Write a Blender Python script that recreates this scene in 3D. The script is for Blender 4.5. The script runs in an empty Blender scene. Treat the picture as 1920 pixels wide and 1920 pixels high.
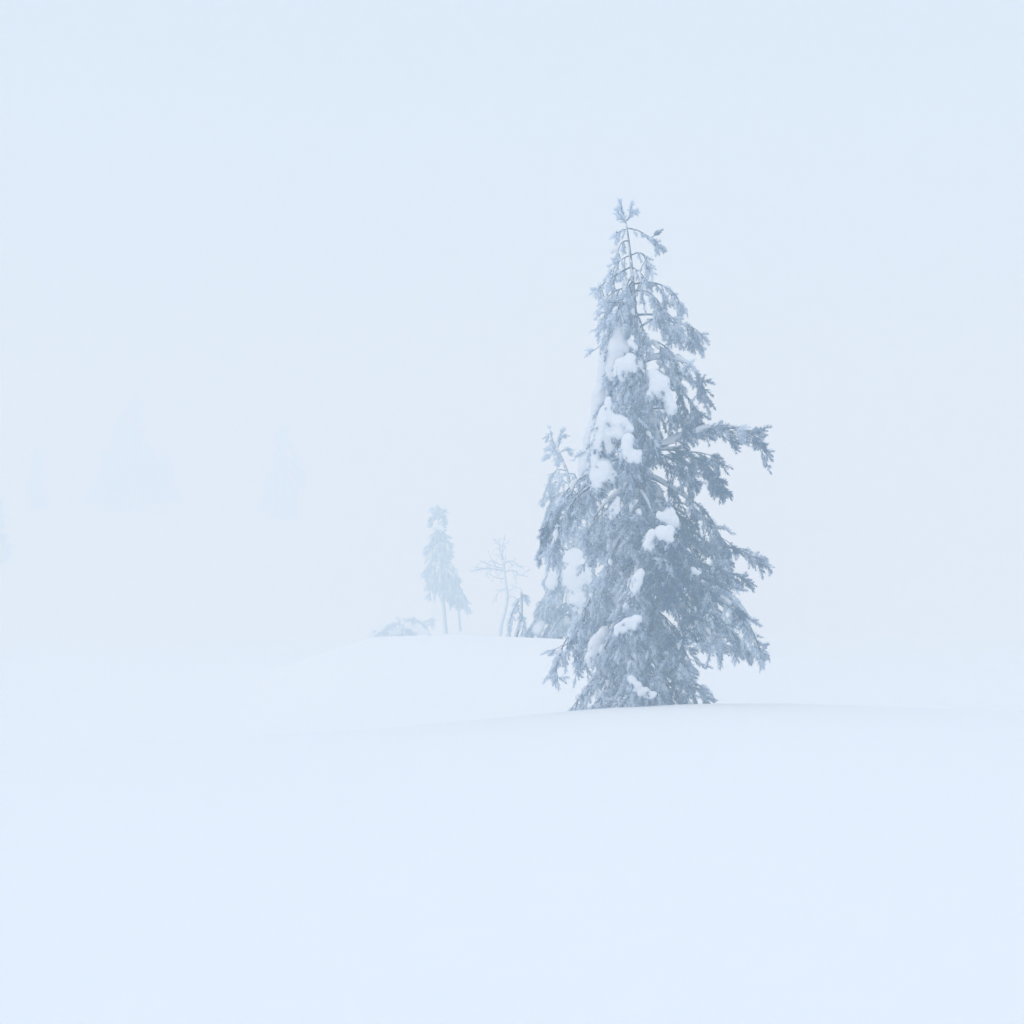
import bpy, bmesh, math, random
import numpy as np
from mathutils import Vector, noise

# ------------------------------------------------------------------ camera, world, sun, exposure
SC = bpy.context.scene
COL = SC.collection
EYE = 1.75                     # eye height above the snow under the camera
F = 3850.0                     # focal length in photograph pixels (1920 wide)
CX, HZ = 960.0, 1150.0         # centre column and horizon row of the photograph

cam_d = bpy.data.cameras.new('camera')
cam = bpy.data.objects.new('camera', cam_d)
COL.objects.link(cam)
cam.location = (0, 0, EYE)
cam.rotation_euler = (math.radians(90), 0, 0)
cam_d.sensor_width = 36
cam_d.lens = F / 1920 * 36
cam_d.shift_y = (HZ - 960) / 1920
cam_d.clip_end = 3000
SC.camera = cam

SUN_EL, SUN_AZ = math.radians(50), math.radians(-140)    # azimuth from +Y towards +X: sun veiled, behind the camera's left shoulder
world = bpy.data.worlds.new('World')
SC.world = world
world.use_nodes = True
wt = world.node_tree
wt.nodes.clear()
sky = wt.nodes.new('ShaderNodeTexSky')
sky.sky_type = 'NISHITA'
sky.sun_disc = False
sky.sun_elevation = SUN_EL
sky.sun_rotation = SUN_AZ
sky.air_density = 1.0
sky.dust_density = 3.0
sky.ozone_density = 2.0
mixc = wt.nodes.new('ShaderNodeMix')
mixc.data_type = 'RGBA'
mixc.inputs['Factor'].default_value = 0.82               # an even cloud layer veils the clear sky
mixc.inputs[7].default_value = (7.2, 8.9, 10.95, 1)
wt.links.new(sky.outputs[0], mixc.inputs[6])
bg = wt.nodes.new('ShaderNodeBackground')
bg.inputs['Strength'].default_value = 0.072
wt.links.new(mixc.outputs[2], bg.inputs['Color'])
wo = wt.nodes.new('ShaderNodeOutputWorld')
wt.links.new(bg.outputs[0], wo.inputs['Surface'])

sun_d = bpy.data.lights.new('sun', 'SUN')
sun_d.energy = 0.6
sun_d.angle = math.radians(60)
sun_d.color = (1.0, 0.99, 0.98)
sun = bpy.data.objects.new('sun', sun_d)
COL.objects.link(sun)
sdir = Vector((math.sin(SUN_AZ) * math.cos(SUN_EL), math.cos(SUN_AZ) * math.cos(SUN_EL), math.sin(SUN_EL)))
sun.rotation_euler = sdir.to_track_quat('Z', 'Y').to_euler()
sun.location = (-20, 10, 40)

SC.view_settings.view_transform = 'Standard'
SC.view_settings.look = 'None'
SC.view_settings.gamma = 1
SC.view_settings.use_curve_mapping = False
SC.view_settings.exposure = 0.475
SC.render.engine = 'CYCLES'
cy = SC.cycles
cy.max_bounces = 10
cy.diffuse_bounces = 6
cy.volume_bounces = 4
cy.transparent_max_bounces = 4
cy.use_denoising = True
HAZE = 0.0170

# ------------------------------------------------------------------ helpers
def P(x, y, d):
    """photograph pixel at distance d (metres along the view axis) -> place in the scene"""
    return np.array([(x - CX) / F * d, d, EYE + (HZ - y) / F * d])

def tag(o, label=None, cat=None, group=None, kind=None):
    if label: o['label'] = label
    if cat: o['category'] = cat
    if group: o['group'] = group
    if kind: o['kind'] = kind
    return o

def empty(name, loc):
    o = bpy.data.objects.new(name, None)
    o.empty_display_size = 0.3
    o.location = loc
    COL.objects.link(o)
    return o

def link(name, me, mat, parent=None):
    o = bpy.data.objects.new(name, me)
    COL.objects.link(o)
    if mat is not None and not me.materials:
        me.materials.append(mat)
    if parent is not None:
        o.parent = parent
        r = parent
        off = Vector((0, 0, 0))
        while r is not None:
            off += r.location
            r = r.parent
        o.location = -off          # all meshes are written in scene coordinates
    return o

def mesh_np(name, verts, quads=None, tris=None, attr=None, smooth=False):
    me = bpy.data.meshes.new(name)
    verts = np.asarray(verts, dtype=np.float32)
    nq = 0 if quads is None else len(quads)
    nt = 0 if tris is None else len(tris)
    me.vertices.add(len(verts))
    me.vertices.foreach_set('co', verts.ravel())
    idx = []
    if nq: idx.append(np.asarray(quads, dtype=np.int32).ravel())
    if nt: idx.append(np.asarray(tris, dtype=np.int32).ravel())
    idx = np.concatenate(idx)
    me.loops.add(len(idx))
    me.loops.foreach_set('vertex_index', idx)
    me.polygons.add(nq + nt)
    st = np.concatenate([np.arange(nq) * 4, nq * 4 + np.arange(nt) * 3]).astype(np.int32)
    me.polygons.foreach_set('loop_start', st)
    if smooth:
        me.polygons.foreach_set('use_smooth', np.ones(nq + nt, dtype=bool))
    if attr is not None:
        for k, v in attr.items():
            a = me.attributes.new(k, 'FLOAT', 'POINT')
            a.data.foreach_set('value', np.asarray(v, dtype=np.float32))
    me.update(calc_edges=True)
    return me

def norm(v):
    v = np.asarray(v, dtype=float)
    n = np.linalg.norm(v, axis=-1, keepdims=True)
    return v / np.maximum(n, 1e-9)

class Tubes:
    """collects tapered tubes into one mesh"""
    def __init__(self):
        self.v, self.q, self.t, self.n = [], [], [], 0
    def add(self, pts, rad, k=5, lump=0.0, rng=None):
        pts = np.asarray(pts, float)
        n = len(pts)
        rad = np.broadcast_to(np.asarray(rad, float), (n,)).copy()
        tan = norm(np.gradient(pts, axis=0))
        ref = np.array([0.13, 0.97, 0.2]) if abs(tan[0] @ np.array([0.13, 0.97, 0.2])) < 0.85 else np.array([0.9, 0.1, 0.3])
        a = norm(np.cross(tan, ref)); b = np.cross(tan, a)
        ang = np.arange(k) / k * 2 * math.pi
        R = rad[:, None] * np.ones((n, k))
        if lump and rng is not None:
            R = R * (1 + lump * rng.uniform(-1, 1, (n, k)))
        ring = pts[:, None, :] + R[..., None] * (np.cos(ang)[None, :, None] * a[:, None, :] + np.sin(ang)[None, :, None] * b[:, None, :])
        o = self.n
        self.v.append(ring.reshape(-1, 3)); self.v.append(pts[[0, -1]])
        i = np.arange(n - 1)[:, None] * k
        j = np.arange(k)[None, :]
        j2 = (j + 1) % k
        self.q.append((np.stack([i + j, i + j2, i + k + j2, i + k + j], -1).reshape(-1, 4)) + o)
        j = np.arange(k)
        e = (n - 1) * k
        self.t.append(np.stack([np.full(k, n * k), (j + 1) % k, j], -1) + o)
        self.t.append(np.stack([np.full(k, n * k + 1), e + j, e + (j + 1) % k], -1) + o)
        self.n += n * k + 2
    def mesh(self, name, smooth=True):
        return mesh_np(name, np.concatenate(self.v), np.concatenate(self.q), np.concatenate(self.t), smooth=smooth)

def spline(pts, n):
    """Catmull-Rom through pts, n samples evenly spaced by length"""
    p = np.asarray(pts, float)
    p = np.vstack([2 * p[0] - p[1], p, 2 * p[-1] - p[-2]])
    out = []
    for i in range(1, len(p) - 2):
        t = np.linspace(0, 1, 12, endpoint=(i == len(p) - 3))[:, None]
        a, b, c, d = p[i - 1], p[i], p[i + 1], p[i + 2]
        out.append(0.5 * (2 * b + (c - a) * t + (2 * a - 5 * b + 4 * c - d) * t ** 2 + (3 * b - a - 3 * c + d) * t ** 3))
    q = np.vstack(out)
    s = np.concatenate([[0], np.cumsum(np.linalg.norm(np.diff(q, axis=0), axis=1))])
    u = np.linspace(0, s[-1], n)
    return np.stack([np.interp(u, s, q[:, k]) for k in range(3)], -1), s[-1]

# ------------------------------------------------------------------ materials
def new_mat(name):
    m = bpy.data.materials.new(name)
    m.use_nodes = True
    nt = m.node_tree
    b = nt.nodes['Principled BSDF']
    return m, nt, b

def make_snow(name, scale, strength, dist, col=(0.82, 0.86, 0.915)):
    m, nt, b = new_mat(name)
    tc = nt.nodes.new('ShaderNodeTexCoord')
    n1 = nt.nodes.new('ShaderNodeTexNoise')
    n1.inputs['Scale'].default_value = scale
    n1.inputs['Detail'].default_value = 6
    nt.links.new(tc.outputs['Object'], n1.inputs['Vector'])
    bp = nt.nodes.new('ShaderNodeBump')
    bp.inputs['Strength'].default_value = strength
    bp.inputs['Distance'].default_value = dist
    nt.links.new(n1.outputs['Fac'], bp.inputs['Height'])
    nt.links.new(bp.outputs['Normal'], b.inputs['Normal'])
    rp = nt.nodes.new('ShaderNodeValToRGB')
    rp.color_ramp.elements[0].color = (col[0] * 0.97, col[1] * 0.975, col[2] * 0.985, 1)
    rp.color_ramp.elements[1].color = (*col, 1)
    nt.links.new(n1.outputs['Fac'], rp.inputs['Fac'])
    nt.links.new(rp.outputs['Color'], b.inputs['Base Color'])
    b.inputs['Roughness'].default_value = 0.75
    b.inputs['Specular IOR Level'].default_value = 0.0
    return m

M_GROUND = make_snow('ground_snow', 2.2, 0.12, 0.03, (0.945, 0.955, 0.965))
M_SNOW = make_snow('clump_snow', 14.0, 0.5, 0.02)

def make_needles(name, dark, rime):
    m, nt, b = new_mat(name)
    at = nt.nodes.new('ShaderNodeAttribute'); at.attribute_name = 'rime'
    mx = nt.nodes.new('ShaderNodeMix'); mx.data_type = 'RGBA'
    mx.inputs[6].default_value = (*dark, 1)
    mx.inputs[7].default_value = (*rime, 1)
    nt.links.new(at.outputs['Fac'], mx.inputs['Factor'])
    nt.links.new(mx.outputs[2], b.inputs['Base Color'])
    b.inputs['Roughness'].default_value = 0.7
    b.inputs['Specular IOR Level'].default_value = 0.2
    return m

M_NEEDLE = make_needles('needles_rimed', (0.004, 0.048, 0.16), (0.76, 0.85, 0.96))

def make_bark(name, col, rime_amt):
    m, nt, b = new_mat(name)
    tc = nt.nodes.new('ShaderNodeTexCoord')
    n1 = nt.nodes.new('ShaderNodeTexNoise'); n1.inputs['Scale'].default_value = 18; n1.inputs['Detail'].default_value = 5
    nt.links.new(tc.outputs['Object'], n1.inputs['Vector'])
    ge = nt.nodes.new('ShaderNodeNewGeometry')
    sp = nt.nodes.new('ShaderNodeSeparateXYZ')
    nt.links.new(ge.outputs['Normal'], sp.inputs[0])
    # rime sits on the upper and the windward (left) sides
    ma = nt.nodes.new('ShaderNodeMath'); ma.operation = 'MULTIPLY_ADD'
    nt.links.new(sp.outputs['Z'], ma.inputs[0]); ma.inputs[1].default_value = 0.45
    mb = nt.nodes.new('ShaderNodeMath'); mb.operation = 'MULTIPLY_ADD'
    nt.links.new(sp.outputs['X'], mb.inputs[0]); mb.inputs[1].default_value = -0.3
    nt.links.new(n1.outputs['Fac'], mb.inputs[2])
    nt.links.new(mb.outputs[0], ma.inputs[2])
    mr = nt.nodes.new('ShaderNodeMapRange')
    mr.inputs['From Min'].default_value = 0.75 - rime_amt
    mr.inputs['From Max'].default_value = 1.05 - rime_amt
    nt.links.new(ma.outputs[0], mr.inputs['Value'])
    mx = nt.nodes.new('ShaderNodeMix'); mx.data_type = 'RGBA'
    mx.inputs[6].default_value = (*col, 1)
    mx.inputs[7].default_value = (0.76, 0.79, 0.84, 1)
    nt.links.new(mr.outputs[0], mx.inputs['Factor'])
    nt.links.new(mx.outputs[2], b.inputs['Base Color'])
    b.inputs['Roughness'].default_value = 0.85
    b.inputs['Specular IOR Level'].default_value = 0.1
    return m

M_BARK = make_bark('bark_rimed', (0.045, 0.07, 0.13), 0.42)
M_TWIG = make_bark('twig_rimed', (0.035, 0.06, 0.125), 0.05)

# ------------------------------------------------------------------ the snow field
def sstep(a, b, x):
    t = np.clip((x - a) / (b - a), 0, 1)
    return t * t * (3 - 2 * t)

def zat(y, d):
    return EYE + (HZ - y) / F * d

def ground_z(X, Y):
    X = np.asarray(X, float); Y = np.asarray(Y, float)
    D1 = 28.6
    px1 = CX + X / D1 * F                          # crest line of the near rise, metres across
    yc1 = np.interp(px1, [-3000, 0, 400, 700, 860, 1000, 1065, 1130, 1200, 1310, 1500, 1900, 4000],
                         [1430, 1402, 1387, 1370, 1356, 1343, 1336.5, 1331, 1327, 1322, 1321, 1335, 1360])
    z1 = zat(yc1, D1)
    near = z1 * (1 - (np.clip(D1 - Y, 0, 60) / D1) ** 2 * sstep(-60, 30, Y + 30))
    d = np.clip(Y - D1, 0, None)
    over = z1 - 0.028 * d ** 2
    D2 = 50.0
    px2 = CX + X / D2 * F
    yc2 = np.interp(px2, [-4000, 200, 520, 640, 700, 860, 1050, 1310, 1400, 1600, 2200, 5000],
                         [1340, 1300, 1255, 1212, 1194, 1190, 1198, 1223, 1231, 1245, 1260, 1290])
    z2 = zat(yc2, D2)
    val = np.minimum(z1 - 0.75, z2 - 0.9)
    drop = np.where(d < 4.0, over, 0)
    z_d4 = z1 - 0.028 * 16
    t = sstep(33.4, 36.5, Y)
    low = z_d4 * (1 - t) + val * t - 0.224 * np.clip(Y - 33.4, 0, 3.1) * (1 - t)
    rise = val + (z2 - val) * sstep(35.5, D2, Y)
    z = np.where(Y <= D1, near, np.where(Y < 33.4, over, np.where(Y < 36.0, np.minimum(low, rise + 5), rise)))
    # behind the second rise: a shallow hollow, then the long hillside lost in the fog
    far0 = 0.25 + 0.05 * sstep(60, 105, Y)
    far0 = far0 + np.clip(z2 - 0.12 - far0, 0, None) * sstep(-3.2, -4.6, X) * sstep(95, 60, Y)
    z = np.where(Y > D2, z2 + (far0 - z2) * sstep(D2, 62, Y), z)
    left = sstep(30, -12, X * 100 / np.maximum(Y, 1))
    hill = (0.35 + 0.65 * left) * 27.0 * sstep(128, 415, Y) + (0.3 + 0.7 * left) * 4 * sstep(300, 620, Y)
    z = z + hill
    # drift between the thin trees
    m = P(876, 1186, 118.0)
    z = z + 0.42 * np.exp(-((X - m[0]) / 1.7) ** 2 - ((Y - 118.5) / 3.0) ** 2)
    # gentle wind-shaped swells
    z = z + 0.035 * np.sin(X * 0.55 + Y * 0.21) * np.cos(Y * 0.33 - X * 0.12) * sstep(3, 12, Y) * sstep(29, 20, Y)
    return z

def axis(segs):
    out = []
    for a, b, n in segs:
        out.append(np.linspace(a, b, n, endpoint=False))
    out.append([segs[-1][1]])
    return np.concatenate(out)

gx = axis([(-500, -150, 14), (-150, -40, 22), (-40, -15, 30), (-15, 15, 110), (15, 40, 30), (40, 150, 22), (150, 500, 14)])
gy = axis([(-500, -60, 12), (-60, 0, 12), (0, 26, 60), (26, 38, 70), (38, 62, 60), (62, 130, 60), (130, 330, 50), (330, 700, 24)])
GX, GY = np.meshgrid(gx, gy)
GZ = ground_z(GX, GY)
nx, ny = len(gx), len(gy)
gi = (np.arange(ny - 1)[:, None] * nx + np.arange(nx - 1)[None, :]).reshape(-1)
ground_me = mesh_np('ground', np.stack([GX, GY, GZ], -1).reshape(-1, 3),
                    np.stack([gi, gi + 1, gi + nx + 1, gi + nx], -1), smooth=True)
tag(link('snow_ground', ground_me, M_GROUND), kind='structure')

# ------------------------------------------------------------------ needles
def needle_mesh(name, S, rng, per=26, nlen=0.045, nwid=0.0095, core=0.007):
    """S: list of shoots (start, direction, length, rime 0..1). Every needle is a small kite-shaped blade."""
    p0 = np.array([s[0] for s in S]); d = norm(np.array([s[1] for s in S]))
    L = np.array([s[2] for s in S]); rm = np.array([s[3] for s in S])
    n = len(S)
    ref = np.tile(np.array([0.31, 0.2, 0.93]), (n, 1))
    a = norm(np.cross(d, ref)); b = np.cross(d, a)
    t = (np.arange(per)[None, :] + rng.uniform(0, 1, (n, per))) / per
    az = rng.uniform(0, 2 * math.pi, (n, per))
    spread = (0.95 - 0.65 * t ** 2) * rng.uniform(0.7, 1.25, (n, per))
    rad = np.cos(az)[..., None] * a[:, None, :] + np.sin(az)[..., None] * b[:, None, :]
    nd = np.cos(spread)[..., None] * d[:, None, :] + np.sin(spread)[..., None] * rad
    ln = nlen * rng.uniform(0.6, 1.2, (n, per)) * (0.75 + 0.35 * np.sin(t * math.pi)) * np.clip(L / 0.10, 0.45, 1.15)[:, None]
    bend = -0.10 * L[:, None] * t ** 2
    base = p0[:, None, :] + d[:, None, :] * (t * L[:, None])[..., None]
    base[..., 2] += bend
    w = norm(np.cross(nd, rng.normal(size=(n, per, 3)))) * (nwid * 0.5 * rng.uniform(0.7, 1.3, (n, per)))[..., None]
    mid = base + nd * (ln * 0.45)[..., None]
    tip = base + nd * ln[..., None]
    V = np.stack([base, mid + w, tip, mid - w], 2).reshape(-1, 3)
    Q = np.arange(n * per * 4).reshape(-1, 4)
    # rime: on the upper and windward needles first
    up = nd[..., 2] * 0.35 - nd[..., 0] * 0.25 + 0.05
    r = np.clip(rm[:, None] + up + rng.normal(0, 0.10, (n, per)), 0.0, 1.0)
    rv = np.repeat(r.reshape(-1), 4)
    # stem core of every shoot
    k = 4
    ang = np.arange(k) / k * 2 * math.pi
    ringdir = np.cos(ang)[None, :, None] * a[:, None, :] + np.sin(ang)[None, :, None] * b[:, None, :]
    c0 = p0[:, None, :] + ringdir * core
    mid_p = p0 + d * (0.55 * L)[:, None]; mid_p[:, 2] -= 0.10 * L * 0.3
    c1 = mid_p[:, None, :] + ringdir * core * 1.15
    c2 = (p0 + d * L[:, None]); c2[:, 2] -= 0.10 * L
    CV = np.concatenate([c0, c1, c2[:, None, :]], 1).reshape(-1, 3)
    off = len(V) + np.arange(n)[:, None] * (2 * k + 1)
    j = np.arange(k); j2 = (j + 1) % k
    CQ = (np.stack([j, j2, k + j2, k + j], -1)[None] + off[..., None]).reshape(-1, 4)
    CT = (np.stack([k + j, k + j2, np.full(k, 2 * k)], -1)[None] + off[..., None]).reshape(-1, 3)
    rv = np.concatenate([rv, np.repeat(np.clip(rm * 0.9, 0, 1), 2 * k + 1)])
    return mesh_np(name, np.concatenate([V, CV]), np.concatenate([Q, CQ]), CT, attr={'rime': rv})

UP = np.array([0, 0, 1.0])

def grow(rng, pts, r0, sec=0.4, gap=0.06, t0=0.2, droop=0.5, shoot=0.12, sgap=0.05, rime=lambda p: 0.5,
         n_lim=22, fine=True, bare=0.30, kside=5, tipsec=0.45, spread=1.0, pad=0.0, fork=0.0):
    """one limb: its wood (a Tubes) and its needle shoots"""
    tb = Tubes(); S = []; pads = []
    q, L = spline(pts, n_lim)
    wob = rng.normal(0, 0.008 * L, (n_lim, 3)) * np.linspace(0, 1, n_lim)[:, None] * 0.5
    q = q + np.cumsum(wob, 0) * 0.06
    tt = np.linspace(0, 1, n_lim)
    tb.add(q, r0 * (1 - 0.82 * tt), kside, 0.08, rng)
    tan = norm(np.gradient(q, axis=0))
    s = t0 * L; side = 1
    while s < L:
        t = s / L
        i = min(int(t * (n_lim - 1)), n_lim - 2); f = t * (n_lim - 1) - i
        p = q[i] * (1 - f) + q[i + 1] * f
        tg = tan[i]
        lat = norm(np.cross(tg, UP) + 1e-4)
        prof = (0.45 + 0.55 * min(1, (t - t0) / 0.25)) * (1 - (1 - tipsec) * max(0, (t - 0.45) / 0.55))
        ls = sec * prof * rng.uniform(0.45, 1.3)
        d = norm(tg * rng.uniform(0.45, 1.0) + lat * side * rng.uniform(0.3, 1.0) * spread + UP * rng.uniform(-0.4, 0.12))
        jr = rng.normal(0, 0.24)
        n = 6
        path = [p]
        for k in range(n):
            d = norm(d - UP * droop * rng.uniform(0.2, 0.5) + rng.normal(0, 0.09, 3))
            path.append(path[-1] + d * ls / n)
        path = np.array(path)
        if fine:
            tb.add(path, np.linspace(0.0075, 0.0045, n + 1), 4)
        if pad and rng.random() < pad:
            pads.append(path)
        u = bare * ls * rng.uniform(0.6, 1.3)
        while u < ls:
            k = min(int(u / ls * n), n - 1); ff = u / ls * n - k
            pp = path[k] * (1 - ff) + path[k + 1] * ff
            dd = norm(path[k + 1] - path[k])
            r = rng.normal(size=3); r -= dd * (r @ dd); r = norm(r)
            sd = norm(dd * rng.uniform(0.5, 1.1) + r * rng.uniform(0.25, 0.95) - UP * 0.25 * droop)
            rv = float(np.clip(rime(pp) + jr + rng.normal(0, 0.14), -0.1, 1))
            if fork and rng.random() < fork:
                tl = shoot * rng.uniform(0.9, 1.9)
                e1 = pp + sd * tl * 0.5
                d2 = norm(sd - UP * 0.35 * droop + rng.normal(0, 0.2, 3))
                e2 = e1 + d2 * tl * 0.5
                tb.add(np.array([pp, e1, e2]), np.array([0.0065, 0.0055, 0.0045]), 4)
                S.append((e2, d2, shoot * rng.uniform(0.7, 1.1), rv))
                for _ in range(2):
                    S.append((e1 + (e2 - e1) * rng.uniform(0, 0.9), norm(d2 + rng.normal(0, 0.55, 3)), shoot * rng.uniform(0.5, 0.95), rv))
            else:
                S.append((pp, sd, shoot * rng.uniform(0.55, 1.2), rv))
            u += sgap * rng.uniform(0.6, 1.4)
        S.append((path[-1], d, shoot * rng.uniform(0.7, 1.1), float(np.clip(rime(path[-1]) + jr, -0.1, 1))))
        side = -side if rng.random() < 0.85 else side
        s += gap * rng.uniform(0.6, 1.4)
    for k in range(3):
        S.append((q[-1], norm(tan[-1] + rng.normal(0, 0.35, 3)), shoot * rng.uniform(0.7, 1.2), float(np.clip(rime(q[-1]), 0, 1))))
    return tb, S, q, pads

def snow_strip(q, rng, r, a=0.05, b=0.6, lift=0.5):
    """lumpy snow lying along the top of a limb"""
    n = len(q)
    i0, i1 = int(a * (n - 1)), max(int(b * (n - 1)), int(a * (n - 1)) + 4)
    seg = q[i0:min(i1, n - 1) + 1].copy()
    m = len(seg)
    t = np.linspace(0, 1, m)
    rad = r * np.sin(np.clip(t * 0.94 + 0.03, 0, 1) * math.pi) ** 0.6 * rng.uniform(0.55, 1.25, m)
    seg[:, 2] += rad * lift + 0.006
    tb = Tubes(); tb.add(seg, np.maximum(rad, 0.004), 7, 0.15, rng)
    return tb

# ------------------------------------------------------------------ snow clumps
TMP = bpy.data.collections.new('work'); COL.children.link(TMP)

def clump(name, ells, D, parent, seed=0, voxel=0.018, rough=0.021, thick=0.75, mat=None, fringe=0, cover=False):
    """ells: (x, y, rx, ry, tilt deg, depth offset m) in photograph pixels at distance D: lumps melted into one body of snow"""
    bm = bmesh.new()
    rnd = random.Random(seed)
    for e in ells:
        x, y, rx, ry = e[:4]
        tilt = math.radians(e[4]) if len(e) > 4 else 0
        dz = e[5] if len(e) > 5 else 0
        c = P(x, y, D + dz)
        sx, sz = rx / F * D, ry / F * D
        sy = thick * (sx + sz) / 2
        r = bmesh.ops.create_icosphere(bm, subdivisions=3, radius=1)
        for v in r['verts']:
            q = Vector((v.co.x * sx, v.co.y * sy, v.co.z * sz))
            q = Vector((q.x * math.cos(tilt) + q.z * math.sin(tilt), q.y, -q.x * math.sin(tilt) + q.z * math.cos(tilt)))
            v.co = q + Vector(c)
    me = bpy.data.meshes.new('raw'); bm.to_mesh(me); bm.free()
    o = bpy.data.objects.new('raw', me); TMP.objects.link(o)
    md = o.modifiers.new('r', 'REMESH'); md.mode = 'VOXEL'; md.voxel_size = voxel
    ms = o.modifiers.new('s', 'SMOOTH'); ms.factor = 0.5; ms.iterations = 10
    dg = bpy.context.evaluated_depsgraph_get()
    out = bpy.data.meshes.new_from_object(o.evaluated_get(dg))
    bpy.data.objects.remove(o); bpy.data.meshes.remove(me)
    nv = len(out.vertices)
    co = np.empty(nv * 3, np.float32); out.vertices.foreach_get('co', co); co = co.reshape(-1, 3)
    no = np.empty(nv * 3, np.float32); out.vertex_normals.foreach_get('vector', no); no = no.reshape(-1, 3)
    off = Vector((seed * 3.1, seed * 1.7, 0))
    h = np.array([noise.noise(Vector(c) * 2.6 + off) * 1.6 + noise.noise(Vector(c) * 6 + off) * 1.2 + noise.noise(Vector(c) * 12 + off) * 0.5 + noise.noise(Vector(c) * 31 + off) * 0.35 for c in co])
    co = co + no * (h * rough)[:, None].astype(np.float32)
    out.vertices.foreach_set('co', co.ravel())
    out.polygons.foreach_set('use_smooth', np.ones(len(out.polygons), bool))
    out.materials.clear()
    out.update()
    ob = link(name, out, mat or M_SNOW, parent)
    if fringe:
        g = np.random.default_rng(seed + 900)
        zr = (co[:, 2] - co[:, 2].min()) / max(1e-3, np.ptp(co[:, 2]))
        w = (np.clip(-no[:, 2], 0, None) + 0.5 * np.abs(no[:, 0]) ** 3 + 0.6 * np.clip(0.22 - zr, 0, 1)) * (no[:, 1] < 0.4) + 1e-6
        if cover:
            w = np.clip(0.3 - no[:, 1], 0, 1) + 1e-6
        for_i = g.choice(nv, size=fringe, p=w / w.sum())
        S = []
        for i in for_i:
            d = norm(no[i] * 0.6 + np.array([g.normal(0, .35), g.normal(0, .35), -0.75]))
            S.append((co[i] - no[i] * 0.05, d, g.uniform(0.07, 0.13), float(np.clip(g.normal(0.62, 0.35), 0, 1))))
        tag(link('needles', needle_mesh('needles', S, g, per=26, nlen=0.05, nwid=0.0115), M_NEEDLE, ob), kind='stuff')
    return ob

# ------------------------------------------------------------------ the main pine
rng = np.random.default_rng(11)
D0 = 30.0
base0 = P(1206, 1340, D0)
pine = empty('pine_tree', Vector(base0))
tag(pine, 'tall snow-laden pine in front, the largest and darkest tree', 'tree')

trunk_px = [(1172, 405), (1177, 440), (1183, 490), (1187, 540), (1191, 600), (1196, 650), (1199, 720), (1202, 820),
            (1204, 950), (1206, 1100), (1207, 1250), (1208, 1385)]
tp = np.array([P(x, y, D0) for x, y in trunk_px])
tq, _ = spline(tp, 60)
tb = Tubes()
tb.add(tq, np.interp(np.linspace(0, 1, 60), [0, 0.1, 0.25, 0.5, 1.0], [0.010, 0.024, 0.045, 0.09, 0.17]), 10, 0.07, rng)
link('trunk', tb.mesh('trunk'), M_BARK, pine)

def trunk_at(y):
    xs = np.interp(y, [p[1] for p in trunk_px], [p[0] for p in trunk_px])
    return xs

def main_rime(p):
    y = HZ - (p[2] - EYE) / D0 * F
    x = CX + p[0] / D0 * F
    h = np.interp(y, [380, 560, 700, 850, 1000, 1150, 1330], [1.08, 1.04, 0.92, 0.76, 0.68, 0.74, 1.0])
    u = (x - trunk_at(y)) / 100.0
    lee = np.exp(-((u - 0.45) / 0.45) ** 2) * np.interp(y, [680, 850, 1130, 1300], [0.25, 1, 1, 0.3])
    v = noise.noise(Vector((p[0] * 2.6, p[1] * 2.6, p[2] * 2.6)))
    return h + 0.22 * np.clip(-u, -0.2, 1) - 0.58 * lee - 0.20 * sstep(0.4, 0.9, u) * np.interp(y, [600, 800, 1100, 1200], [0, 1, 1, 0]) + np.interp(y, [500, 750], [0.25, 0.44]) * v

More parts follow.
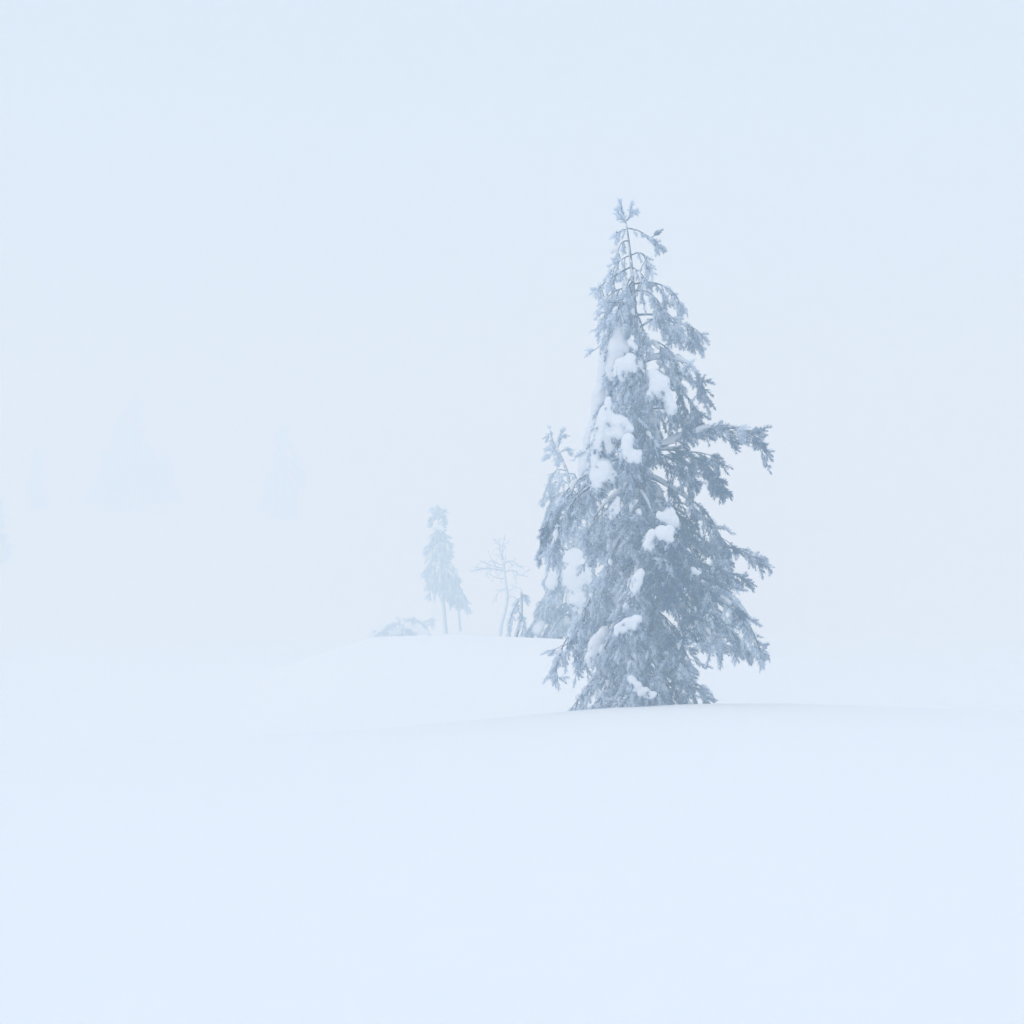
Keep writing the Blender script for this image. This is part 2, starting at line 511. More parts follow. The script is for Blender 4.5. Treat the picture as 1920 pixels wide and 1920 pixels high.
# limbs traced along their run; (points, depth at the tip in metres, branchlet length, wood radius, first branchlet, droop)
LIMBS = [
    # leader tufts
    ([(1173, 412), (1168, 398), (1164, 380)], 0.02, .07, .010, .1, .0),
    ([(1175, 414), (1181, 402), (1185, 384)], 0.0, .04, .008, .2, .0),
    ([(1176, 414), (1184, 404), (1191, 399)], -.05, .05, .007, .3, .0),
    ([(1173, 414), (1165, 405), (1159, 394)], .05, .06, .008, .1, .0),
    ([(1174, 420), (1168, 412), (1161, 408)], -.06, .05, .007, .2, .1),
    # upper right
    ([(1178, 428), (1195, 433), (1215, 445), (1234, 461)], -.1, .12, .012, .15, .2),
    ([(1184, 478), (1198, 475), (1210, 484), (1214, 500)], -.15, .18, .012, .25, .7),
    ([(1187, 502), (1198, 512), (1206, 524)], -.2, .15, .012, .2, .5),
    ([(1189, 532), (1220, 531), (1248, 541), (1266, 558), (1276, 577)], -.2, .24, .018, .15, .6),
    ([(1190, 545), (1210, 550), (1228, 568), (1240, 590)], -.5, .25, .016, .2, .8),
    ([(1197, 616), (1212, 606), (1224, 600), (1245, 606), (1262, 622)], -.2, .26, .020, .28, .7),
    ([(1193, 590), (1230, 590), (1265, 603), (1292, 606), (1300, 620), (1308, 640)], .15, .28, .020, .18, .6),
    ([(1197, 656), (1212, 643), (1233, 643), (1252, 656), (1260, 668)], -.1, .26, .022, .22, .7),
    ([(1199, 684), (1225, 674), (1262, 675), (1292, 687), (1308, 706), (1314, 735)], -.2, .34, .024, .2, .7),
    ([(1200, 700), (1240, 705), (1275, 728), (1300, 760), (1316, 790)], .1, .30, .022, .3, .6),
    ([(1200, 725), (1235, 735), (1262, 765), (1280, 800)], -.35, .26, .020, .3, .7),
    ([(1202, 770), (1245, 765), (1290, 782), (1330, 800)], .25, .24, .020, .35, .5),
    # mid right
    ([(1203, 850), (1240, 836), (1275, 824), (1303, 811), (1345, 803), (1384, 806), (1408, 815), (1424, 831)], -.1, .32, .034, .26, .45),
    ([(1203, 855), (1245, 842), (1290, 850), (1325, 872), (1345, 893), (1362, 915)], .15, .36, .028, .2, .45),
    ([(1203, 850), (1240, 855), (1275, 875), (1300, 905)], -.45, .36, .026, .2, .6),
    ([(1203, 880), (1250, 862), (1300, 845), (1340, 850)], .4, .34, .026, .3, .6),
    ([(1204, 885), (1240, 905), (1275, 927), (1310, 950), (1335, 980), (1350, 1012)], -.2, .36, .032, .25, .45),
    ([(1204, 915), (1245, 940), (1285, 975), (1320, 1010)], .3, .40, .028, .15, .5),
    ([(1205, 925), (1235, 955), (1265, 995), (1285, 1040)], -.55, .36, .026, .2, .6),
    ([(1205, 985), (1255, 1002), (1305, 1015), (1350, 1023), (1388, 1032), (1422, 1048)], 0., .36, .034, .2, .40),
    ([(1205, 1000), (1260, 1030), (1315, 1054), (1360, 1069), (1394, 1082)], .35, .38, .030, .15, .45),
    ([(1205, 1010), (1245, 1040), (1290, 1075), (1330, 1105)], -.5, .38, .028, .15, .5),
    ([(1205, 1030), (1260, 1050), (1310, 1080), (1350, 1095)], .1, .36, .028, .15, .5),
    # lower right
    ([(1206, 1065), (1250, 1088), (1300, 1104), (1338, 1115), (1372, 1137), (1400, 1168), (1418, 1205), (1424, 1228)], -.2, .38, .036, .2, .6),
    ([(1206, 1080), (1260, 1110), (1315, 1140), (1360, 1170), (1395, 1212)], .1, .34, .028, .2, .6),
    ([(1206, 1095), (1250, 1125), (1290, 1155), (1325, 1180), (1344, 1202)], -.35, .36, .028, .15, .5),
    ([(1207, 1120), (1240, 1155), (1265, 1195), (1280, 1235)], -.5, .36, .026, .15, .6),
    ([(1207, 1140), (1245, 1175), (1275, 1210), (1295, 1250)], .2, .34, .026, .15, .6),
    ([(1207, 1180), (1240, 1215), (1270, 1250), (1298, 1280), (1322, 1304)], -.2, .30, .026, .2, .5),
    ([(1207, 1200), (1232, 1245), (1258, 1285), (1285, 1318)], .25, .30, .024, .15, .5),
    ([(1207, 1215), (1225, 1255), (1240, 1300), (1250, 1335)], -.5, .30, .024, .15, .5),
    # upper left
    ([(1176, 430), (1167, 430), (1158, 436)], .05, .07, .010, .15, .3),
    ([(1180, 452), (1170, 453), (1162, 462), (1158, 478)], -.1, .15, .012, .2, .7),
    ([(1183, 478), (1168, 484), (1154, 497), (1143, 510)], .1, .15, .012, .2, .5),
    ([(1184, 500), (1165, 510), (1145, 523), (1130, 535), (1119, 544)], -.15, .14, .014, .2, .4),
    ([(1187, 538), (1165, 542), (1148, 550), (1136, 562)], -.1, .20, .014, .3, .8),
    ([(1187, 545), (1172, 556), (1160, 575), (1152, 598)], -.4, .22, .014, .2, .7),
    ([(1190, 576), (1172, 573), (1153, 584), (1142, 603), (1134, 628)], -.2, .24, .018, .25, .6),
    ([(1190, 560), (1160, 566), (1138, 584), (1126, 610)], .2, .20, .016, .3, .7),
    ([(1196, 640), (1170, 655), (1150, 685), (1140, 715)], .1, .24, .018, .4, .6),
    ([(1199, 690), (1168, 702), (1146, 725), (1136, 755)], .1, .26, .018, .3, .6),
    ([(1199, 715), (1170, 735), (1150, 770), (1140, 810)], -.2, .28, .020, .4, .6),
    # windward side, thickly plastered
    ([(1200, 740), (1160, 765), (1125, 810), (1106, 855)], .35, .28, .022, .3, .7),
    ([(1202, 800), (1150, 825), (1112, 865), (1092, 915)], .3, .30, .024, .3, .7),
    # mid left
    ([(1203, 850), (1150, 862), (1105, 885), (1070, 912), (1045, 940), (1028, 975)], .2, .36, .028, .3, .7),
    ([(1203, 875), (1155, 890), (1110, 910), (1075, 940), (1050, 980), (1032, 1030)], -.1, .36, .028, .25, .7),
    ([(1203, 880), (1140, 900), (1080, 930), (1040, 965), (1018, 1005), (1010, 1040)], .35, .32, .028, .35, .7),
    ([(1204, 900), (1160, 925), (1125, 955), (1095, 1000)], -.35, .34, .026, .25, .8),
    ([(1204, 930), (1165, 955), (1130, 990), (1108, 1030)], .15, .32, .026, .25, .7),
    ([(1205, 960), (1175, 990), (1150, 1030), (1135, 1075)], -.5, .34, .026, .2, .7),
    # lower left
    ([(1205, 1000), (1165, 1030), (1135, 1070), (1112, 1112), (1090, 1150)], -.15, .32, .028, .25, .6),
    ([(1206, 1040), (1160, 1075), (1120, 1125), (1085, 1170), (1058, 1205), (1042, 1245)], -.1, .34, .030, .3, .6),
    ([(1206, 1065), (1170, 1100), (1135, 1150), (1105, 1200), (1085, 1235)], .2, .30, .026, .3, .6),
    ([(1206, 1090), (1175, 1125), (1150, 1170), (1130, 1215)], -.5, .32, .026, .2, .6),
    ([(1207, 1140), (1170, 1180), (1140, 1225), (1112, 1272), (1088, 1305), (1068, 1332)], -.1, .30, .028, .25, .5),
    ([(1207, 1160), (1175, 1205), (1150, 1255), (1125, 1305), (1110, 1330)], -.3, .30, .026, .2, .5),
    ([(1207, 1190), (1185, 1235), (1165, 1285), (1150, 1330)], -.5, .30, .024, .2, .5),
    ([(1207, 1210), (1195, 1255), (1190, 1300), (1185, 1340)], -.6, .28, .024, .2, .5),
    ([(1207, 1200), (1180, 1245), (1140, 1300), (1115, 1330)], .3, .30, .024, .2, .5),
]
# limbs reaching towards the camera and away from it fill the body of the crown
NF = 48
for k in range(NF):
    y = 500 + (1240 - 500) * ((k + 0.5) / NF) ** 0.9 + rng.uniform(-8, 8)
    if 590 < y < 640:
        continue
    tx = trunk_at(y)
    reach = np.interp(y, [480, 640, 800, 1000, 1250], [0.16, 0.42, 0.8, 1.15, 1.0])
    front = (k % 3 != 2)
    dx = rng.uniform(-1, 1) * np.interp(y, [480, 640, 900, 1200], [12, 28, 55, 66])
    dy = rng.uniform(55, 105) * np.interp(y, [480, 640, 900], [0.35, 0.7, 1.0])
    s = -1 if front else 1
    pts = [(tx, y), (tx + dx * .35, y + dy * .18), (tx + dx * .75, y + dy * .55), (tx + dx, y + dy)]
    LIMBS.append((pts, s * reach * rng.uniform(0.7, 1.1), float(np.interp(y, [480, 700], [.15, .33])), .022, .25, .7))

for pts, dd, sec, r0, t0, drp in LIMBS:
    n = len(pts)
    p3 = []
    for k, (x, y) in enumerate(pts):
        f = k / (n - 1)
        p3.append(P(x, y, D0) + np.array([0, dd * f ** 0.8, 0]))
    ym = pts[0][1]
    small = ym < 425
    sc = float(np.interp(ym, [400, 480, 640, 850], [0.9, 0.9, 0.95, 1.0]))
    tbl, S, q, pads = grow(rng, p3, r0, sec=sec * 1.25, gap=(0.020 if small else 0.066), t0=t0, droop=max(0.0, drp + (-0.2 if pts[-1][0] > 1300 else -0.08 if pts[-1][0] > 1215 else 0.08)), fork=(0 if small else 0.28), bare=(0.1 if small else 0.42), spread=(0.5 if small else 1.0),
                     shoot=(0.065 if small else 0.142 * sc), sgap=(0.03 if small else 0.058), rime=main_rime, pad=(0.0 if small else float(np.clip(0.28 * main_rime(p3[-1]), 0.04, 0.25))))
    br = link('branch', tbl.mesh('branch'), M_TWIG, pine)
    tag(link('needles', needle_mesh('needles', S, rng, per=(24 if small else 34), nlen=(0.036 if small else 0.056), nwid=0.0112), M_NEEDLE, br), kind='stuff')
    if pads:
        tp_ = Tubes()
        for path in pads:
            seg, _l = spline(path[:int(rng.integers(4, 7))], 7)
            rad = rng.uniform(0.02, 0.05) * np.sin(np.linspace(0.06, 0.97, 7) * math.pi) ** 0.7 * rng.uniform(0.6, 1.2, 7)
            seg[:, 2] += rad * 0.5
            seg[:, 0] -= rad * 0.35
            tp_.add(seg, np.maximum(rad, 0.004), 6, 0.18, rng)
        tag(link('snow_dusting', tp_.mesh('snow_dusting'), M_SNOW, br), kind='stuff')
    if sec > 0.26 and rng.random() < 0.8:
        st = snow_strip(q, rng, rng.uniform(0.022, 0.06) * sc, 0.05, rng.uniform(0.35, 0.8))
        link('snow_strip', st.mesh('snow_strip'), M_SNOW, br)

CLUMPS = [
    (-.15, [(1162, 625, 14, 24, 10), (1158, 655, 22, 28, 0), (1150, 690, 14, 26, 0), (1168, 600, 9, 16, 0)]),
    (-.30, [(1184, 644, 7, 12, -25), (1190, 652, 6, 9, -25)]),
    (-.45, [(1183, 672, 11, 9, 30), (1172, 686, 19, 15, 20), (1165, 700, 12, 14, 0), (1186, 690, 10, 12, 0)]),
    (-.45, [(1226, 706, 11, 14, -20), (1234, 722, 18, 20, -15), (1226, 738, 12, 12, 0), (1247, 744, 13, 17, -20), (1256, 764, 11, 15, -15)]),
    (-.62, [(1141, 757, 7, 14, 0), (1136, 785, 14, 24, 5), (1123, 825, 12, 34, 8), (1115, 868, 8, 30, 0), (1128, 885, 19, 24, 10),
            (1142, 892, 14, 15, 0), (1122, 912, 12, 14, 0), (1156, 792, 22, 13, 10), (1172, 803, 14, 10, 20), (1150, 815, 22, 14, 0), (1142, 842, 10, 12, 0), (1140, 832, 13, 16, 0)]),
    (-.70, [(1177, 828, 11, 14, 0), (1174, 846, 12, 18, 0), (1188, 856, 17, 12, -20), (1196, 864, 10, 8, -20)]),
    (-.60, [(1157, 940, 7, 12, 10), (1153, 956, 10, 15, 5), (1149, 970, 8, 9, 20)]),
    (-.62, [(1251, 940, 6, 13, -10), (1256, 960, 12, 14, 0), (1262, 976, 13, 15, 0), (1246, 972, 12, 12, 0), (1236, 966, 8, 9, 20)]),
    (-.78, [(1238, 996, 9, 9, 0), (1255, 995, 9, 9, 0), (1246, 1002, 16, 12, 0), (1255, 1012, 9, 10, 0), (1240, 1008, 8, 9, 0)]),
    (-.75, [(1222, 1006, 12, 14, 20), (1213, 1020, 9, 13, 20), (1222, 1026, 8, 10, 0)]),
    (-.72, [(1203, 1074, 9, 8, 20), (1196, 1084, 10, 14, 10), (1190, 1102, 8, 15, 10), (1184, 1116, 5, 9, 20)]),
    (-.85, [(1166, 1178, 13, 11, 10), (1178, 1170, 13, 12, 0), (1193, 1163, 12, 11, -10), (1160, 1187, 8, 7, 0), (1190, 1175, 10, 9, 0)]),
    (-.70, [(1185, 1274, 8, 11, -30), (1194, 1286, 11, 9, -40), (1206, 1297, 13, 8, -35), (1220, 1304, 12, 7, -25)]),
    (-.10, [(1384, 1152, 6, 8, -20), (1387, 1163, 6, 9, -20)]),
    (-.25, [(1118, 1210, 14, 24, 25), (1108, 1235, 12, 18, 25), (1130, 1190, 11, 18, 25)]),
    (-.40, [(1300, 1070, 7, 5, -20), (1308, 1074, 6, 5, -20)]),
    # snow lodged against the trunk inside the crown
    (.12, [(1180, 760, 20, 36, 0), (1170, 800, 20, 30, 0)]),
    (.10, [(1215, 800, 22, 30, 0), (1222, 830, 18, 20, 0)]),
    (.05, [(1172, 1000, 26, 30, 0), (1165, 1030, 22, 26, 0)]),
    (.00, [(1178, 1100, 22, 26, 0), (1160, 1125, 22, 28, 20)]),
    (.00, [(1150, 1215, 24, 32, 25), (1168, 1245, 22, 26, 0), (1135, 1250, 16, 22, 25)]),
    (.10, [(1235, 1205, 22, 32, 0), (1245, 1245, 20, 26, 0)]),
    (.15, [(1225, 930, 18, 26, 0)]),
    (.10, [(1250, 1125, 24, 16, -25), (1275, 1135, 16, 10, -25)]),
    # windward plaster behind the left edge
    (.40, [(1132, 700, 14, 40, 4), (1124, 760, 16, 44, 6), (1112, 815, 16, 46, 10), (1098, 870, 14, 36, 12)]),
]
for i, (dz, els) in enumerate(CLUMPS):
    grow_k = 1.16 if i in (0, 2, 3, 4, 5) else 1.06
    els = [(e[0], e[1], e[2] * grow_k, e[3] * grow_k, e[4]) for e in els]
    clump('snow_clump', els, D0 + dz * (1.6 if dz < -.2 else 1), pine, seed=i + 1, fringe=int(sum(e[2] * e[3] for e in els) * (0.05 if dz < .3 else 0.0)), cover=0 <= dz < .3)

# ------------------------------------------------------------------ conifer by outline
def conifer(name, label, top, foot, D, prof, n, seed, rime_v, sec, shoot, gap, sgap, per, nlen, nwid, droop=0.8,
            r_base=0.12, t_first=0.25, clumps=(), group=None, leader=True, asym=0.0, start=0.02, stop=0.93, bark=None, tilt=0.35, mid=None, limbs=(), lsec=0.3):
    """prof(f) -> (left, right) half widths in photograph pixels at height fraction f (0 top, 1 foot)"""
    g = np.random.default_rng(seed)
    a, b = P(top[0], top[1], D), P(foot[0], foot[1], D)
    zb = float(ground_z(b[0], b[1]))
    root = empty(name, Vector((b[0], b[1], zb)))
    tag(root, label, 'tree', group)
    c = (a + b) / 2 + np.array([g.normal(0, 0.05), g.normal(0, 0.05), 0])
    if mid is not None:
        c = P(mid[0], mid[1], D)
    foot3 = b.copy(); foot3[2] = min(b[2], zb) - 0.3
    q, L = spline([a, c, b, foot3], 30)
    tb = Tubes(); tb.add(q, np.linspace(0.012 if leader else 0.03, r_base, 30), 7, 0.08, g)
    link('trunk', tb.mesh('trunk'), bark or M_BARK, root)
    px = D / F
    rf = lambda p: rime_v + 0.25 * noise.noise(Vector(p) * 1.4)
    for k in range(n):
        f = start + (stop - start) * ((k + g.uniform(0.2, 0.8)) / n)
        zz = a[2] + (b[2] - a[2]) * f
        o = np.array([np.interp(-zz, -q[:, 2], q[:, 0]), np.interp(-zz, -q[:, 2], q[:, 1]), zz])
        l, r = prof(f)
        az = (k * 2.399 + g.uniform(-0.4, 0.4))
        cx = math.cos(az)
        wdt = (r if cx > 0 else l) * px * g.uniform(0.75, 1.1)
        dirv = np.array([cx, math.sin(az), 0])
        w1 = wdt
        pts = [o, o + dirv * w1 * .4 + UP * w1 * 0.05, o + dirv * w1 * .8 - UP * w1 * tilt * 0.8, o + dirv * w1 - UP * w1 * tilt * 1.5]
        tbl, S, qq, _ = grow(g, np.array(pts), max(0.008, 0.10 * w1 * 0.25), sec=sec * np.clip(w1 / (sec * 1.8), 0.35, 1.0), gap=gap, t0=t_first,
                          droop=droop, shoot=shoot, sgap=sgap, rime=rf, n_lim=10, kside=4)
        br = link('branch', tbl.mesh('branch'), M_TWIG, root)
        tag(link('needles', needle_mesh('needles', S, g, per=per, nlen=nlen, nwid=nwid, core=nwid * 0.7), M_NEEDLE, br), kind='stuff')
    for pts, dd in limbs:
        m = len(pts)
        p3 = np.array([P(x, y, D) + np.array([0, dd * k / (m - 1), 0]) for k, (x, y) in enumerate(pts)])
        short = abs(pts[0][1] - pts[-1][1]) + abs(pts[0][0] - pts[-1][0]) < 45
        tbl, S, qq, _ = grow(g, p3, 0.014, sec=(lsec * .35 if short else lsec), gap=0.035 if short else 0.07, t0=.12, droop=(0.1 if short else 0.9),
                             shoot=shoot * .7, sgap=0.05, rime=rf, n_lim=10, kside=4, spread=(0.5 if short else 1))
        br = link('branch', tbl.mesh('branch'), M_TWIG, root)
        tag(link('needles', needle_mesh('needles', S, g, per=per, nlen=nlen * .75, nwid=nwid * .8, core=nwid * 0.7), M_NEEDLE, br), kind='stuff')
    if leader:
        S = []
        for k in range(7):
            S.append((a + np.array([0, 0, -0.03 * k]), norm(np.array([g.normal(0, .45), g.normal(0, .45), 1])), shoot * g.uniform(1., 1.5), rime_v))
        tag(link('needles', needle_mesh('needles', S, g, per=per, nlen=nlen, nwid=nwid), M_NEEDLE, root), kind='stuff')
    for i, (dz, els) in enumerate(clumps):
        clump('snow_clump', els, D + dz, root, seed=seed * 10 + i, voxel=0.03 * D / 40, fringe=(int(sum(e[2] * e[3] for e in els) * 0.05) if D < 60 else 0))
    return root

# second pine, just behind the second rise, half hidden by the main one
conifer('pine_tree', 'rime-white pine half hidden behind the left side of the largest pine', (1044, 838), (1088, 1215), 52.0,
        lambda f: (np.interp(f, [0, .06, .10, .2, .3, .5, .7, .9, 1], [8, 22, 10, 28, 52, 62, 86, 122, 128]),
                   np.interp(f, [0, .06, .10, .2, .3, .5, .7, .9, 1], [8, 14, 10, 34, 60, 70, 70, 70, 70])),
        40, 21, 0.85, 0.46, 0.19, 0.085, 0.065, 22, 0.075, 0.018, droop=0.9, r_base=0.14, tilt=0.5, start=0.2, stop=0.98, leader=False, mid=(1070, 925),
        limbs=[([(1044, 842), (1036, 824), (1031, 806)], .05), ([(1046, 840), (1051, 824), (1054, 812)], -.1), ([(1046, 845), (1036, 842), (1027, 840)], .1),
               ([(1050, 848), (1038, 850), (1025, 855)], -.1), ([(1051, 848), (1059, 843), (1067, 847)], 0), ([(1054, 856), (1048, 860), (1046, 868)], -.2),
               ([(1062, 884), (1045, 880), (1030, 902), (1017, 938)], -.1), ([(1064, 890), (1056, 892), (1045, 915)], -.5),
               ([(1067, 908), (1052, 900), (1038, 908), (1030, 928)], .2), ([(1064, 888), (1078, 890), (1092, 915)], .2),
               ([(1070, 925), (1045, 925), (1028, 950), (1018, 985)], .3),
               ([(1082, 1085), (1050, 1092), (1026, 1120), (1014, 1160)], -.5), ([(1084, 1105), (1042, 1112), (1010, 1142), (996, 1188)], -.3),
               ([(1085, 1125), (1030, 1140), (1000, 1165), (984, 1196)], .2), ([(1086, 1140), (1050, 1150), (1030, 1172), (1024, 1198)], -.6)],
        clumps=[(-.7, [(1078, 1052, 24, 26), (1088, 1075, 24, 34), (1072, 1085, 20, 34), (1080, 1120, 20, 26), (1085, 1140, 14, 16)]),
                (-.7, [(1038, 1076, 11, 18), (1034, 1094, 14, 16)]),
                (-.5, [(1008, 1182, 11, 12), (1015, 1172, 8, 11)]),
                (-.4, [(1052, 1180, 12, 14), (1062, 1165, 9, 12)])])
# pine hidden behind the right side of the main one
conifer('pine_tree', 'faint pine showing past the right side of the largest pine', (1318, 985), (1330, 1232), 62.0,
        lambda f: (np.interp(f, [0, .3, 1], [8, 40, 70]), np.interp(f, [0, .1, .3, .55, 1], [8, 45, 60, 92, 85])),
        26, 33, 0.5, 0.45, 0.2, 0.10, 0.08, 16, 0.075, 0.02, droop=0.7, tilt=0.4)
# leaning sapling left of the second pine
conifer('pine_sapling', 'small leaning rimed sapling left of the half-hidden pine', (977, 1108), (966, 1200), 51.5,
        lambda f: (np.interp(f, [0, .4, 1], [3, 10, 16]), np.interp(f, [0, .4, 1], [2, 8, 26])),
        0, 44, 1.1, 0.36, 0.19, 0.10, 0.08, 20, 0.08, 0.018, droop=0.9, r_base=0.06, t_first=.3, leader=False, lsec=0.15,
        limbs=[([(976, 1113), (982, 1116), (986, 1124)], -.1), ([(974, 1126), (964, 1140), (957, 1162), (953, 1186)], -.2), ([(971, 1146), (979, 1156), (982, 1176), (980, 1194)], -.3), ([(974, 1122), (969, 1128), (966, 1142)], .1)])
# thin round-topped spruce beyond
conifer('spruce_tree', 'slim faint spruce with round top tuft and bare lower trunk', (821, 956), (836, 1198), 120.0,
        lambda f: (np.interp(f, [0, .04, .09, .12, .16, .2, .4, .6, .65, .72], [7, 11, 8, 3, 10, 22, 29, 24, 22, 36]),
                   np.interp(f, [0, .04, .09, .12, .16, .2, .4, .6, .65, .72], [7, 11, 8, 3, 10, 20, 27, 29, 24, 20])),
        40, 52, 0.5, 0.75, 0.40, 0.26, 0.20, 16, 0.15, 0.045, droop=1.0, r_base=0.16, stop=0.62, tilt=0.35, start=0.1, leader=False, lsec=0.3,
        limbs=[([(822, 976), (816, 966), (812, 958)], .1), ([(822, 976), (827, 964), (831, 959)], -.1), ([(822, 973), (812, 972), (808, 979)], .2),
               ([(822, 971), (830, 970), (834, 977)], -.2), ([(822, 978), (821, 964), (820, 954)], 0)],
        clumps=[(-.4, [(820, 987, 9, 6), (828, 992, 8, 6)])])
conifer('spruce_tree', 'short faint spruce with flat crown and thin bare trunk right of the slim one', (852, 1075), (863, 1188), 121.0,
        lambda f: (np.interp(f, [0, .2, .35, .5], [5, 10, 14, 10]), np.interp(f, [0, .2, .3, .5], [5, 10, 30, 18])),
        14, 57, 0.5, 0.7, 0.36, 0.19, 0.14, 16, 0.14, 0.045, droop=0.8, r_base=0.11, stop=0.45, tilt=0.5)

# faint trees on the far hillside: (top, foot, distance, half width px, label)
FAR = [
    ((252, 738), (252, 962), 292.0, 74, 'broad barely visible spruce, largest of the far trees on the left'),
    ((532, 790), (532, 960), 278.0, 50, 'barely visible far spruce midway between left edge and the slim spruce'),
    ((70, 850), (70, 952), 292.0, 22, 'small barely visible far spruce near the left edge'),
    ((-6, 925), (-6, 1032), 222.0, 24, 'faint spruce cut off by the left edge of the picture'),
    ((205, 830), (196, 958), 300.0, 42, 'barely visible lower spruce at the left of the broad far spruce'),
    ((305, 850), (312, 958), 305.0, 36, 'barely visible lower spruce at the right of the broad far spruce'),
]
for i, (tpx, fpx, D, hw, lab) in enumerate(FAR):
    X, Y = P(fpx[0], fpx[1], D)[:2]
    zf = float(ground_z(X, Y))
    fy = HZ - (zf - EYE) / D * F
    sh = D / 40
    conifer('spruce_tree', lab, tpx, (fpx[0], min(max(fy, fpx[1] - 40), fpx[1] + 80)), D,
            lambda f, hw=hw, i=i: tuple(hw * (0.15 + 0.85 * min(1, f * 1.25) ** .7) * (0.78 + 0.35 * math.sin(f * 9 + i * 2.1 + sd)) * (1 - 0.5 * max(0, f - .8) / .2) for sd in (0, 2.4)),
            34, 70 + i, 0.35, 0.30 * sh, 0.10 * sh, 0.07 * sh, 0.05 * sh, 12, 0.045 * sh, 0.02 * sh, droop=0.8, r_base=0.25, stop=0.99,
            group='far trees on the hillside')

# ------------------------------------------------------------------ bare birch
def bare_tree(name, label, D, trunk_pts, r0, r1, limbs, seed, cat='tree', twig=0.35, parent_loc=None):
    g = np.random.default_rng(seed)
    t3 = np.array([P(x, y, D) for x, y in trunk_pts])
    zb = float(ground_z(t3[-1][0], t3[-1][1]))
    t3 = np.vstack([t3, t3[-1] + np.array([0, 0, min(0, zb - t3[-1][2]) - 0.3])])
    root = empty(name, Vector((t3[-2][0], t3[-2][1], zb)))
    tag(root, label, cat)
    q, L = spline(t3, 26)
    tb = Tubes(); tb.add(q, np.linspace(r1, r0, 26), 7, 0.1, g)
    link('trunk', tb.mesh('trunk'), M_BARK, root)
    for pts, r in limbs:
        n = len(pts); dd = g.uniform(-1, 1)
        p3 = np.array([P(x, y, D) + np.array([0, dd * k / (n - 1), 0]) for k, (x, y) in enumerate(pts)])
        q, L = spline(p3, 14)
        tb = Tubes(); tb.add(q, np.linspace(r, r * .4, 14), 5, 0.12, g)
        tan = norm(np.gradient(q, axis=0))
        s = 0.2 * L; sd = 1
        while s < L:
            i = min(int(s / L * 13), 12)
            d = norm(tan[i] * g.uniform(.4, 1) + sd * norm(np.cross(tan[i], [0, 1, 0])) * g.uniform(.4, 1) + np.array([0, g.normal(0, .4), 0]))
            path = [q[i]]
            ls = twig * g.uniform(.5, 1.3)
            for k in range(4):
                d = norm(d + g.normal(0, .25, 3)); path.append(path[-1] + d * ls / 4)
            tb.add(np.array(path), np.linspace(r * .5, r * .25, 5), 4)
            for k in range(2):
                d2 = norm(d + g.normal(0, .6, 3))
                tb.add(np.array([path[2 + k], path[2 + k] + d2 * ls * .3, path[2 + k] + norm(d2 + g.normal(0, .3, 3)) * ls * .6]), np.linspace(r * .35, r * .2, 3), 4)
            sd = -sd
            s += twig * 0.5 * g.uniform(.6, 1.4)
        link('branch', tb.mesh('branch'), M_TWIG, root)
    return root

bare_tree('birch_tree', 'bare crooked rimed birch with spreading twigs right of the slim spruces', 117.0,
          [(944, 1050), (946, 1075), (949, 1100), (951, 1120), (947, 1145), (940, 1170), (936, 1200)], 0.14, 0.07,
          [([(944, 1055), (938, 1035), (935, 1008)], .04), ([(944, 1050), (942, 1030), (947, 1010)], .035),
           ([(945, 1070), (925, 1067), (905, 1066), (883, 1072)], .05), ([(945, 1066), (920, 1060), (898, 1050)], .04),
           ([(944, 1060), (955, 1052), (970, 1058), (978, 1066)], .045), ([(946, 1072), (962, 1070), (975, 1078), (990, 1081)], .045),
           ([(947, 1085), (930, 1083), (915, 1075)], .035), ([(949, 1105), (938, 1106), (926, 1124)], .035),
           ([(950, 1110), (960, 1105), (968, 1098)], .03), ([(951, 1122), (962, 1118), (972, 1128)], .03),
           ([(944, 1052), (940, 1060), (925, 1052), (912, 1056)], .03)], 5, twig=0.5)

# ------------------------------------------------------------------ low snow-bent shrubs by the thin trees
def shrub(name, label, D, stems, seed, rime_v=0.25, clumps=()):
    g = np.random.default_rng(seed)
    b = P(stems[0][0][0], stems[0][0][1], D)
    root = empty(name, Vector((b[0], b[1], float(ground_z(b[0], b[1])))))
    tag(root, label, 'shrub')
    for pts in stems:
        n = len(pts); dd = g.uniform(-.8, .8)
        p3 = np.array([P(x, y, D) + np.array([0, dd * k / (n - 1), 0]) for k, (x, y) in enumerate(pts)])
        p3[0][2] = min(p3[0][2], float(ground_z(p3[0][0], p3[0][1]))) - 0.05
        tbl, S, q, _ = grow(g, p3, 0.035, sec=0.6, gap=0.12, t0=.2, droop=.5, shoot=0.30, sgap=0.14, rime=lambda p: rime_v, n_lim=12)
        br = link('branch', tbl.mesh('branch'), M_TWIG, root)
        tag(link('needles', needle_mesh('needles', S, g, per=14, nlen=0.11, nwid=0.03, core=0.02), M_NEEDLE, br), kind='stuff')
    for i, (dz, els) in enumerate(clumps):
        clump('snow_clump', els, D + dz, root, seed=seed * 7 + i, voxel=0.06)

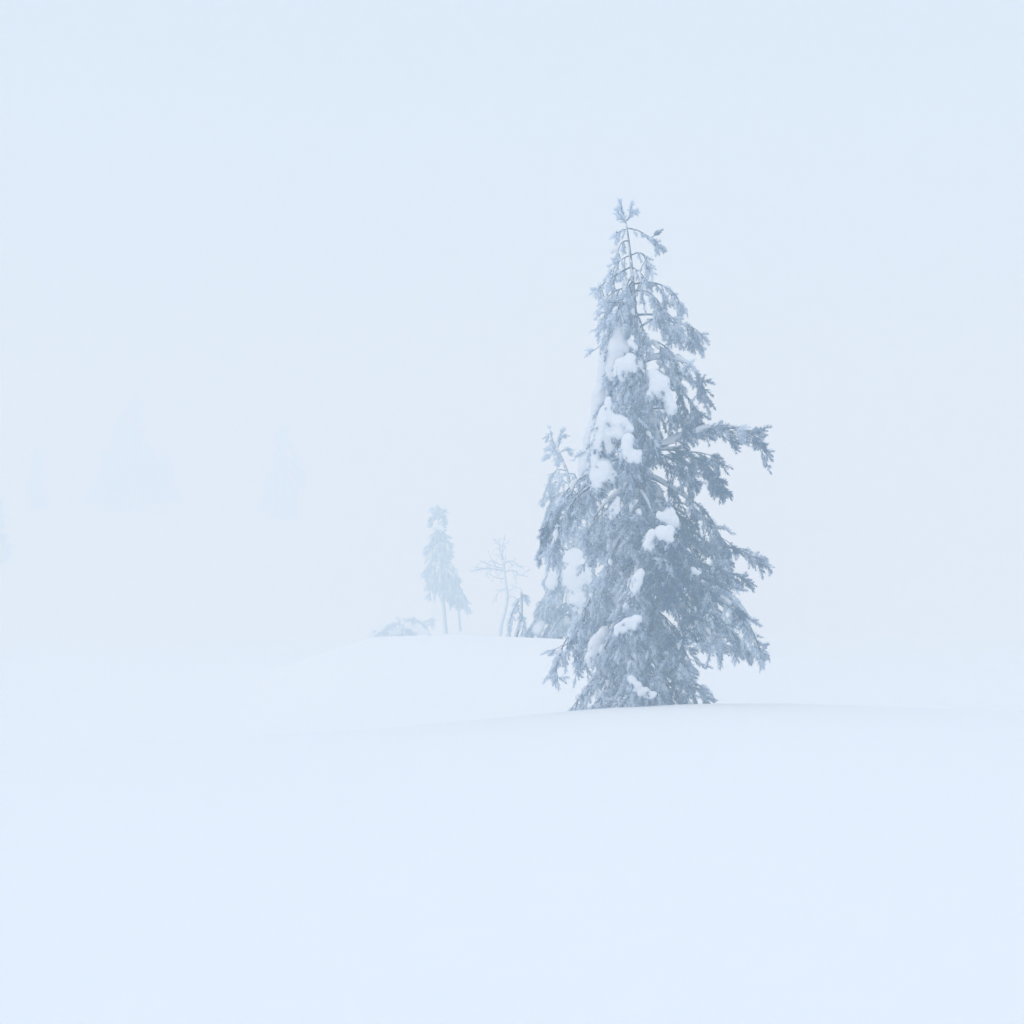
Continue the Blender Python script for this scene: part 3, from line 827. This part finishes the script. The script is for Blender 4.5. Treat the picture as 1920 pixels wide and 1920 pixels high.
shrub('pine_shrub', 'low snow-pressed shrub at the left end of the second rise', 118.0,
      [[(742, 1200), (735, 1182), (722, 1182), (712, 1190)], [(745, 1200), (742, 1178), (732, 1174), (722, 1180)],
       [(748, 1200), (750, 1174), (745, 1168), (735, 1172)], [(750, 1200), (758, 1178), (766, 1178), (772, 1188)],
       [(746, 1200), (750, 1180), (760, 1172), (768, 1176)], [(744, 1200), (730, 1188), (720, 1188), (706, 1184)],
       [(752, 1200), (762, 1186), (772, 1186), (780, 1194)]], 81, 0.5,
      clumps=[(-.3, [(740, 1186, 12, 6), (752, 1182, 9, 6)])])
shrub('pine_shrub', 'arched snow-bent stem with a white load beside the slim spruce', 117.5,
      [[(815, 1198), (800, 1182), (788, 1166), (775, 1158), (762, 1160)], [(808, 1198), (798, 1176), (786, 1170), (778, 1180)],
       [(795, 1198), (790, 1180), (796, 1166), (806, 1162)]], 83, 0.5,
      clumps=[(-.4, [(770, 1172, 14, 8), (782, 1178, 12, 9), (795, 1187, 10, 8)])])

bpy.data.collections.remove(TMP)

# ------------------------------------------------------------------ the fog
bmz = bmesh.new()
bmesh.ops.create_cube(bmz, size=1)
lo = Vector((-520, -520, float(GZ.min()) - 1.0)); hi = Vector((520, 720, 40.0))
for v in bmz.verts:
    v.co = Vector((lo.x + (v.co.x + .5) * (hi.x - lo.x), lo.y + (v.co.y + .5) * (hi.y - lo.y), lo.z + (v.co.z + .5) * (hi.z - lo.z)))
mz = bpy.data.meshes.new('haze'); bmz.to_mesh(mz); bmz.free()
mh = bpy.data.materials.new('fog'); mh.use_nodes = True
hn = mh.node_tree; hn.nodes.clear()
pv = hn.nodes.new('ShaderNodeVolumePrincipled')
pv.inputs['Color'].default_value = (0.64, 0.84, 1.0, 1)      # the fog droplets scatter blue a little more strongly
pv.inputs['Absorption Color'].default_value = (1, 1, 1, 1)    # and take up no light
pv.inputs['Density'].default_value = HAZE
pv.inputs['Anisotropy'].default_value = 0.0
ho = hn.nodes.new('ShaderNodeOutputMaterial')
hn.links.new(pv.outputs['Volume'], ho.inputs['Volume'])
haze = link('haze', mz, mh)
tag(haze, 'pale even fog filling the whole snowfield', 'fog', kind='stuff')
